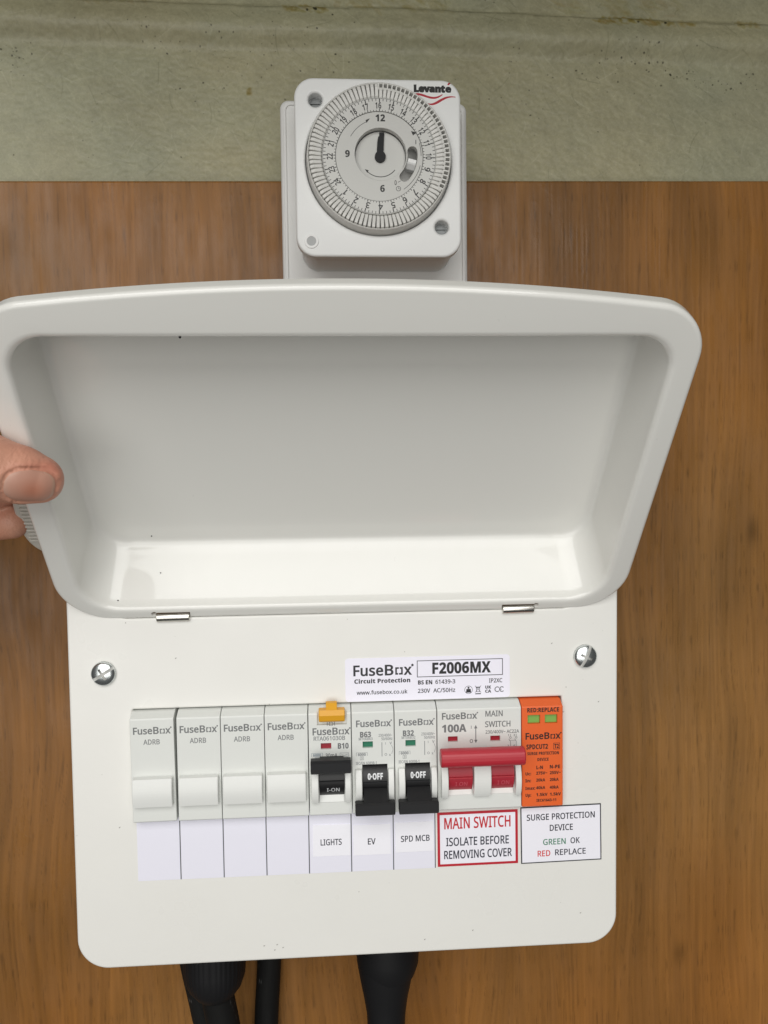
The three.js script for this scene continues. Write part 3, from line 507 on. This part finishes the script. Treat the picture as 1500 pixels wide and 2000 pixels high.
    arc(17.4, 1.28, 1.6, 0.2); arc(17.6, 1.83, 2.55, 0.2); P.text('0', ox + 6.3, oy - 11.9, 1.9, { color: K, w: 1 }); P.line([[ox + 7.3, oy - 11.7], [ox + 8.5, oy - 11.1]], 0.2, K); P.circle(ox + 7.5, oy - 14.4, 0.95, 0.2, K); P.line([[ox + 7.5, oy - 13.8], [ox + 7.5, oy - 14.4], [ox + 8.1, oy - 14.5]], 0.16, K);
  });
  const lathe = (pts, seg = 96) => { const g = new THREE.LatheGeometry(pts.map(([r, z]) => new THREE.Vector2(r, z)), seg); g.rotateX(Math.PI / 2); g.translate(CX, CY, 0); return toCreasedNormals(g, 0.5); };
  const ivory = phys({ color: lin(0.76, 0.755, 0.725), roughness: 0.42 });
  const dial = part('dial', lathe([[29.9, -21.5], [30.2, -20.8], [30.3, -15.1], [30.6, -14.8], [30.9, -15.1], [31.45, -20.4], [31.45, -24]]), ivory, t);
  part('tappet_bed', lathe([[24.0, -20.6], [30.3, -20.6]]), ivory, dial);
  { const s = new THREE.Shape(); s.absarc(CX, CY, 24.5, 0, Math.PI * 2); s.holes.push(hole(CX, CY, 18.75)); part('hour_ring', planarUV(extrudeZ(s, -20.8, -15, 0.1, 1, 64), CX - 25, CX + 25, CY - 25, CY + 25), phys({ map: dialMap, roughness: 0.42 }), dial); }
  { const s = new THREE.Shape(), ox = CX + 0.55, oy = CY + 1.0; s.absarc(CX, CY, 18.7, 0, Math.PI * 2); s.holes.push(hole(ox, oy, 11.1));
    const sl = new THREE.Path(), a0 = -0.74, a1 = 0.1, R = 13.75, hw = 2.15;   // curved slot for the selector
    for (let i = 0; i <= 16; i++) { const a = a0 + (a1 - a0) * i / 16; const x = ox + (R + hw) * Math.cos(a), y = oy + (R + hw) * Math.sin(a); i ? sl.lineTo(x, y) : sl.moveTo(x, y); }
    for (let i = 1; i < 8; i++) { const b = a1 + i / 8 * Math.PI; sl.lineTo(ox + R * Math.cos(a1) + hw * Math.cos(b), oy + R * Math.sin(a1) + hw * Math.sin(b)); }
    for (let i = 0; i <= 16; i++) { const a = a1 + (a0 - a1) * i / 16; sl.lineTo(ox + (R - hw) * Math.cos(a), oy + (R - hw) * Math.sin(a)); }
    for (let i = 1; i < 8; i++) { const b = a0 + Math.PI + i / 8 * Math.PI; sl.lineTo(ox + R * Math.cos(a0) + hw * Math.cos(b), oy + R * Math.sin(a0) + hw * Math.sin(b)); }
    s.holes.push(sl);
    part('centre_disc', planarUV(extrudeZ(s, -18.2, -15.25, 0.1, 1, 48), CX - 20, CX + 20, CY - 20, CY + 20), phys({ map: discMap, roughness: 0.42 }), dial);
    part('slot_floor', cap(CX, CY, 24, -26.0, -25.4), ivory, dial);
    const kx = ox + R * Math.cos(-0.25), ky = oy + R * Math.sin(-0.25); const kb = sweep([[-1.9, -21], [-1.9, -18.2], [-0.4, -15.9], [0.6, -16.5], [1.9, -16.2], [1.9, -21]], -1.95, 1.95, 0.3, 2); kb.rotateZ(-0.25); kb.translate(kx, ky, 0); part('selector', kb, M.timerWhite, dial);
    const rotorMap = print(ox - 11.5, ox + 11.5, oy - 11.5, oy + 11.5, 24, 'rgb(206,206,202)', (P) => { const p = []; for (let i = 0; i <= 20; i++) { const a = 2.25 + 1.7 * i / 20; p.push([ox + 8.2 * Math.sin(a), oy + 8.2 * Math.cos(a)]); } P.line(p, 0.32, '#151515'); const e = p[20]; P.poly([[e[0] - 0.8, e[1] + 0.7], [e[0] + 0.9, e[1] + 0.2], [e[0] + 0.3, e[1] - 0.9]], '#151515'); });
    const rg = cap(ox, oy, 10.85, -21.2, -18.9); part('rotor', planarUV(rg, ox - 11.5, ox + 11.5, oy - 11.5, oy + 11.5), phys({ map: rotorMap, roughness: 0.42 }), dial);
    const hand = new THREE.Shape(); hand.moveTo(-1.5, 1.5); hand.lineTo(-1.35, 6.5); hand.lineTo(-1.0, 8.4); hand.lineTo(-0.6, 8.6); hand.lineTo(-0.55, 10.2); hand.lineTo(1.5, 10.2); hand.lineTo(1.35, 1.5); hand.lineTo(-1.5, 1.5);
    const hg = extrudeZ(hand, -19, -17.6, 0.15, 1); hg.rotateZ(-0.03); hg.translate(ox, oy, 0); part('hand', [hg, cap(ox, oy, 2.35, -19, -17.4)], M.black, dial); }
  // 96 switching segments round the dial; those from twelve to four o'clock are pushed in
  const tp = (r0, r1) => { const g = sweep([[r0, -20.4], [r0, -15.6], [r0 + 0.5, -15.0], [r1 - 1.6, -14.2], [r1 - 0.2, -14.5], [r1, -15], [r1, -20.4]], -0.72, 0.72, 0.2, 1); return g; };
  const wall = []; for (let q = 0; q <= 31; q++) { const w = box(-0.3, 0.3, 27.9, 30.5, -20.5, -14.9, 0.1); w.rotateZ(-q / 96 * Math.PI * 2); w.translate(CX, CY, 0); wall.push(w); }
  for (const w of wall) part('pocket_wall', w, ivory, dial);
  const pOut = tp(24.7, 30.1), pIn = tp(24.3, 28.7); for (const g of [pOut, pIn]) { g.scale(0.001, 0.001, 0.001); }
  for (let q = 0; q < 96; q++) { const a = (q + 0.5) / 96 * Math.PI * 2, m = new THREE.Mesh(q < 31 ? pIn : pOut, ivory); m.name = 'tappet'; m.castShadow = m.receiveShadow = true; const w = worldPos(dial); m.position.set(CX / 1000 - w.x, CY / 1000 - w.y, -w.z); m.rotation.z = -a; dial.add(m); }
}

// ---------------------------------------------------------------- glands and cables
class Path3 extends THREE.CatmullRomCurve3 { constructor(p) { super(p.map((q) => V(...q)), false, 'catmullrom', 0.5); } }
const tube = (pts, r, n = 40) => new THREE.TubeGeometry(new Path3(pts), n, r, 20, false);
const rubberBump = dataTex(128, 128, (i, j) => { const v = fbm(i / 5, j / 5, 201, 3); return [v, v, v]; });
const rubberMap = dataTex(512, 128, (i, j) => { const a = fbm(i / 9, j / 5, 221, 3), b = fbm(i / 60, j / 40, 231, 2), f = a > 0.62 && b > 0.5 ? (a - 0.62) * 1.6 : 0, v = 0.085 + (fbm(i / 30, j / 14, 241, 3) - 0.45) * 0.05 + f; return [v, v, v * 0.97]; }, true);
M.rubber = phys({ map: rubberMap, roughness: 0.7, specularIntensity: 0.5, bumpMap: rubberBump, bumpScale: 0.0002 });
M.rubberNew = phys({ color: lin(0.009, 0.009, 0.010), roughness: 0.55, specularIntensity: 0.6 });
function gland(x, z, parts, g, knurl) {   // parts: [r, y] lathe from the box downwards
  const ge = new THREE.LatheGeometry(parts.map(([r, y]) => new THREE.Vector2(r, y)), knurl ? 120 : 48);
  if (knurl) { const p = ge.attributes.position; for (let i = 0; i < p.count; i++) { const a = Math.atan2(p.getZ(i), p.getX(i)), r = Math.hypot(p.getX(i), p.getZ(i)), y = p.getY(i); if (r > 9 && y > -184 && y < -152) { const k = 1 + 0.012 * Math.cos(a * 40); p.setX(i, p.getX(i) * k); p.setZ(i, p.getZ(i) * k); } } ge.computeVertexNormals(); }
  ge.translate(x, 0, z); return part('gland_nut', ge, M.rubberNew, g);
}
{
  const a = thing('cable_gland', [-65.5, -149, -40], 'black ribbed cable gland under the fuse box with scuffed cable leaving it', 'cable gland', 'cable glands under the fuse box');
  gland(-65.5, -40, [[0, -149], [13, -149], [13.2, -152], [14.6, -153], [14.6, -174], [14.2, -179], [12.6, -184], [9.6, -188], [8.4, -189.2], [7.6, -188.6], [7.4, -180]], a, true);
  const c = thing('cable', [-60, -420, -48], 'black cable hanging from the ribbed gland', 'cable', 'black cables'); part('sheath', tube([[-66, -178, -40], [-64.6, -190, -40.5], [-62.2, -208, -43], [-59, -245, -52], [-57, -300, -66], [-57, -420, -68]], 7.7), M.rubber, c);
  const c2 = thing('cable', [-72, -420, -70], 'black cable passing behind the ribbed gland', 'cable', 'black cables'); part('sheath', tube([[-84, -146, -66], [-81.5, -185, -68], [-76.5, -218, -71], [-71, -260, -72], [-69, -420, -72]], 6.8), M.rubber, c2);
  const c3 = thing('cable', [-44, -420, -72], 'straight black cable running alone down the board between the glands', 'cable', 'black cables'); part('sheath', tube([[-41.5, -140, -73.5], [-42.7, -194, -73.5], [-44.8, -227, -73.5], [-48, -300, -73.5], [-48, -420, -73.5]], 6.2), M.rubber, c3);
  const b = thing('cable_gland', [17.4, -149, -40], 'large black cable gland with tapered boot under the fuse box', 'cable gland', 'cable glands under the fuse box');
  gland(17.4, -40, [[0, -149], [13.4, -149], [13.4, -152], [15, -153], [15, -172], [14.7, -177], [13.0, -182]], b, false);
  part('boot', (() => { const g = new THREE.LatheGeometry([[14.2, -168], [13.8, -176], [12.2, -186], [10.6, -194], [9.3, -203], [8.9, -212], [8.7, -240]].map(([r, y]) => new THREE.Vector2(r, y)), 48); const p = g.attributes.position; for (let i = 0; i < p.count; i++) { const k = 1 + 0.02 * vnoise(p.getX(i) / 4, p.getY(i) / 5, 9); p.setX(i, p.getX(i) * k); p.setZ(i, p.getZ(i) * k); } g.computeVertexNormals(); g.translate(16.2, 0, -40); return g; })(), M.rubberNew, b);
  const c4 = thing('cable', [15, -420, -60], 'thick black cable leaving the tapered boot', 'cable', 'black cables'); part('sheath', tube([[16.2, -205, -40], [15.9, -240, -41], [15, -300, -55], [15, -420, -66]], 8.2), M.rubber, c4);
}

// ---------------------------------------------------------------- the hand holding the lid
{
  const B = [];   // tapered bones [a, b, ra, rb] in mm
  const chain = (pts) => { for (let i = 0; i + 1 < pts.length; i++) B.push([V(...pts[i].slice(0, 3)), V(...pts[i + 1].slice(0, 3)), pts[i][3], pts[i + 1][3]]); };
  chain([[-104.6, 58.5, 55.8, 7.9], [-110, 60.0, 57.4, 9.4], [-120, 62.6, 60.5, 11.2], [-134, 65.5, 61, 11.0], [-152, 67, 60, 12.0], [-172, 66, 54, 14], [-200, 62, 46, 17]]);             // thumb
  const fingers = [[[-118.5, 58.5, 29, 6.8], [-132, 55.5, 23, 7.4], [-150, 55, 14, 8.3], [-188, 66, 22, 9.6]], [[-129.5, 42.4, 17, 7.0], [-147, 41.5, 14, 7.9], [-168, 41, 10, 8.6], [-198, 50, 19, 10]], [[-140, 27, 22, 6.8], [-154, 26, 18, 7.6], [-172, 26, 14, 8.2], [-201, 34, 20, 9.6]], [[-154, 14, 20, 5.8], [-165, 13, 17, 6.4], [-178, 13, 15, 7], [-204, 20, 22, 8.6]]];
  for (const f of fingers) chain(f);
  for (const f of fingers) { const m = f[3]; B.push([V(m[0], m[1], m[2]), V(-262, 50, 42, 0), m[3] + 1.5, 17]); }
  chain([[-200, 62, 46, 17], [-240, 58, 46, 18], [-264, 52, 44, 21], [-300, 54, 50, 23]]);
  const ba = V(0, 0, 0), pa = V(0, 0, 0);
  const bones = B.map(([a, b, ra, rb]) => ({ a, d: b.clone().sub(a), ra, rb, l2: b.distanceToSquared(a) }));
  function sdf(x, y, z) {
    let r = 1e3; const k = 3.2;
    for (const o of bones) {
      const px = x - o.a.x, py = y - o.a.y, pz = z - o.a.z; let t = (px * o.d.x + py * o.d.y + pz * o.d.z) / o.l2; t = t < 0 ? 0 : t > 1 ? 1 : t;
      const dx = px - o.d.x * t, dy = py - o.d.y * t, dz = pz - o.d.z * t, q = Math.sqrt(dx * dx + dy * dy + dz * dz) - (o.ra + (o.rb - o.ra) * t);
      const h = Math.max(k - Math.abs(r - q), 0) / k; r = Math.min(r, q) - h * h * h * k / 6;
    }
    return r;
  }
  // creases across the thumb joint, a flattened pad on the lid
  const thumbA = V(-120, 62.6, 60.5), thumbD = V(-101.5, 58.6, 55.4).sub(thumbA).normalize();
  const nailC = V(-106.2, 59.0, 56.7), n0 = V(-0.05, -0.36, 0.93), nailN = n0.clone().addScaledVector(thumbD, -n0.dot(thumbD)).normalize(), nailB = thumbD.clone().cross(nailN).normalize();
  function skin(x, y, z) {
    let d = sdf(x, y, z); if (d > 6 || d < -6) return d;
    const u = (x - thumbA.x) * thumbD.x + (y - thumbA.y) * thumbD.y + (z - thumbA.z) * thumbD.z;
    d += 0.5 * Math.exp(-(((u - 0.2) / 0.7) ** 2)) + 0.45 * Math.exp(-(((u + 3.3) / 0.7) ** 2)) + 0.35 * Math.exp(-(((u + 6.4) / 0.7) ** 2));
    { const w = V(x, y, z).sub(nailC), a = w.dot(thumbD), b2 = w.dot(nailB), h2 = w.dot(nailN); if (h2 > 0) { const e = Math.pow(Math.abs(a / 7.6) ** 2.6 + Math.abs(b2 / 6.2) ** 2.6, 1 / 2.6); d += 0.45 * Math.exp(-(((e - 1.0) / 0.09) ** 2)) - 0.3 * Math.exp(-(((e - 1.2) / 0.12) ** 2)); } }
    // keep clear of the lid: flat pad
    const lp = (x * N.x + y * N.y + z * N.z); if (x > -119 && lp > -3 && y > 30 && z > 30) { const f = -(lp - 0.15); if (f > d) d = f; }
    return d;
  }
  const res = 184, C = V(-193, 52, 38), hs = 108;
  const mc = new MarchingCubes(res, new THREE.MeshStandardMaterial(), false, false, 400000);
  mc.isolation = 0; const half = res / 2;
  for (let k = 0; k < res; k++) for (let j = 0; j < res; j++) for (let i = 0; i < res; i++) mc.field[i + j * res + k * res * res] = -skin(C.x + (i - half) / half * hs, C.y + (j - half) / half * hs, C.z + (k - half) / half * hs);
  mc.update();
  const n = mc.count, pos = new Float32Array(n * 3);
  for (let i = 0; i < n; i++) { pos[3 * i] = C.x + mc.positionArray[3 * i] * hs; pos[3 * i + 1] = C.y + mc.positionArray[3 * i + 1] * hs; pos[3 * i + 2] = C.z + mc.positionArray[3 * i + 2] * hs; }
  let g = new THREE.BufferGeometry(); g.setAttribute('position', new THREE.BufferAttribute(pos, 3)); g = mergeVertices(g, 0.02);
  const p = g.attributes.position, col = new Float32Array(p.count * 3), nor = new Float32Array(p.count * 3), grad = (x, y, z, f) => { const e = 0.35; return V(f(x + e, y, z) - f(x - e, y, z), f(x, y + e, z) - f(x, y - e, z), f(x, y, z + e) - f(x, y, z - e)).normalize(); };
  for (let i = 0; i < p.count; i++) {
    const x = p.getX(i), y = p.getY(i), z = p.getZ(i), gn = grad(x, y, z, skin); nor.set([gn.x, gn.y, gn.z], 3 * i);
    const m = fbm(x / 9 + z / 13, y / 9, 301, 3) - 0.45, s = vnoise(x / 1.6 + z, y / 1.6, 311) - 0.5, tip = Math.exp(-((x + 100) ** 2 + (y - 62) ** 2 + (z - 56) ** 2) / 160);
    col.set([0.59 + m * 0.1 + s * 0.02, 0.28 + m * 0.14 - tip * 0.03 + s * 0.02, 0.19 + m * 0.1 - tip * 0.02 + s * 0.015], 3 * i);
  }
  g.setAttribute('normal', new THREE.BufferAttribute(nor, 3)); g.setAttribute('color', new THREE.BufferAttribute(col, 3));
  const hand = thing('person', [-200, 50, 30], 'bare hand gripping the lid edge between thumb and fingers', 'hand');
  planarUV(g, -300, -80, -60, 160);
  const T = 1024, thumbAng = Math.atan2(thumbD.y, thumbD.x), pore = dataTex(T, T, (i, j) => {   // fine skin relief: cross lines along the thumb, pores
    const x = -300 + 220 * i / T, y = -60 + 220 * j / T, u = x * Math.cos(thumbAng) + y * Math.sin(thumbAng), w = -x * Math.sin(thumbAng) + y * Math.cos(thumbAng);
    const v = 0.5 * fbm(u / 0.7 + fbm(u / 3, w / 3, 5, 2), w / 2.2, 401, 3) + 0.3 * fbm((u + w) / 0.8, (u - w) / 2.0, 411, 2) + 0.2 * vnoise(u / 0.35, w / 0.35, 420); return [v, v, v]; });
  part('hand', g, phys({ vertexColors: true, roughness: 0.5, bumpMap: pore, bumpScale: 0.00035 }), hand);
  // thumbnail wrapped on the thumb, facing the camera
  const ax = thumbD, nn = nailN, bx = nailB;
  const ctr = nailC, nu = 30, nv = 22, vp = [], vc = [], id = [];
  for (let j = 0; j <= nv; j++) for (let i = 0; i <= nu; i++) {
    const v = -1 + 2 * j / nv, u = -1 + 2 * i / nu, sq = Math.sqrt(Math.max(0, 1 - Math.abs(v) ** 3.0)); const U = u * sq * 7.4, Vv = v * 6.0;
    const st = ctr.clone().addScaledVector(ax, U).addScaledVector(bx, Vv * 0.98).addScaledVector(nn, 14); let tt = 0;
    for (let s = 0; s < 60; s++) { const q = st.clone().addScaledVector(nn, -tt), d = sdf(q.x, q.y, q.z); tt += d * 0.7; if (Math.abs(d) < 0.01 || tt > 26) break; }
    const q = st.addScaledVector(nn, -tt), edge = Math.max(Math.abs(v), Math.abs(u)); q.addScaledVector(nn, 0.42 * (1 - edge ** 6) - 0.12 + (u > 0.8 ? 0.12 : 0));
    vp.push(q.x, q.y, q.z);
    const lun = Math.max(0, 1 - ((u + 1) / 0.3)) * 0.5, free = u > 0.93 ? 0.5 : 0, mid = Math.exp(-(((u - 0.15) / 0.5) ** 2 + ((v - 0.1) / 0.6) ** 2));
    vc.push(0.50 + lun * 0.05 + free * 0.05, 0.27 + lun * 0.09 + free * 0.08 - mid * 0.06, 0.20 + lun * 0.08 + free * 0.05 - mid * 0.065);
  }
  for (let j = 0; j < nv; j++) for (let i = 0; i < nu; i++) { const a = j * (nu + 1) + i; id.push(a, a + 1, a + nu + 1, a + 1, a + nu + 2, a + nu + 1); }
  const ng = new THREE.BufferGeometry(); ng.setAttribute('position', new THREE.Float32BufferAttribute(vp, 3)); ng.setAttribute('color', new THREE.Float32BufferAttribute(vc, 3)); ng.setIndex(id); ng.computeVertexNormals();
  part('thumbnail', ng, phys({ vertexColors: true, roughness: 0.42, specularIntensity: 0.7 }), hand);
}

renderer.render(scene, camera);
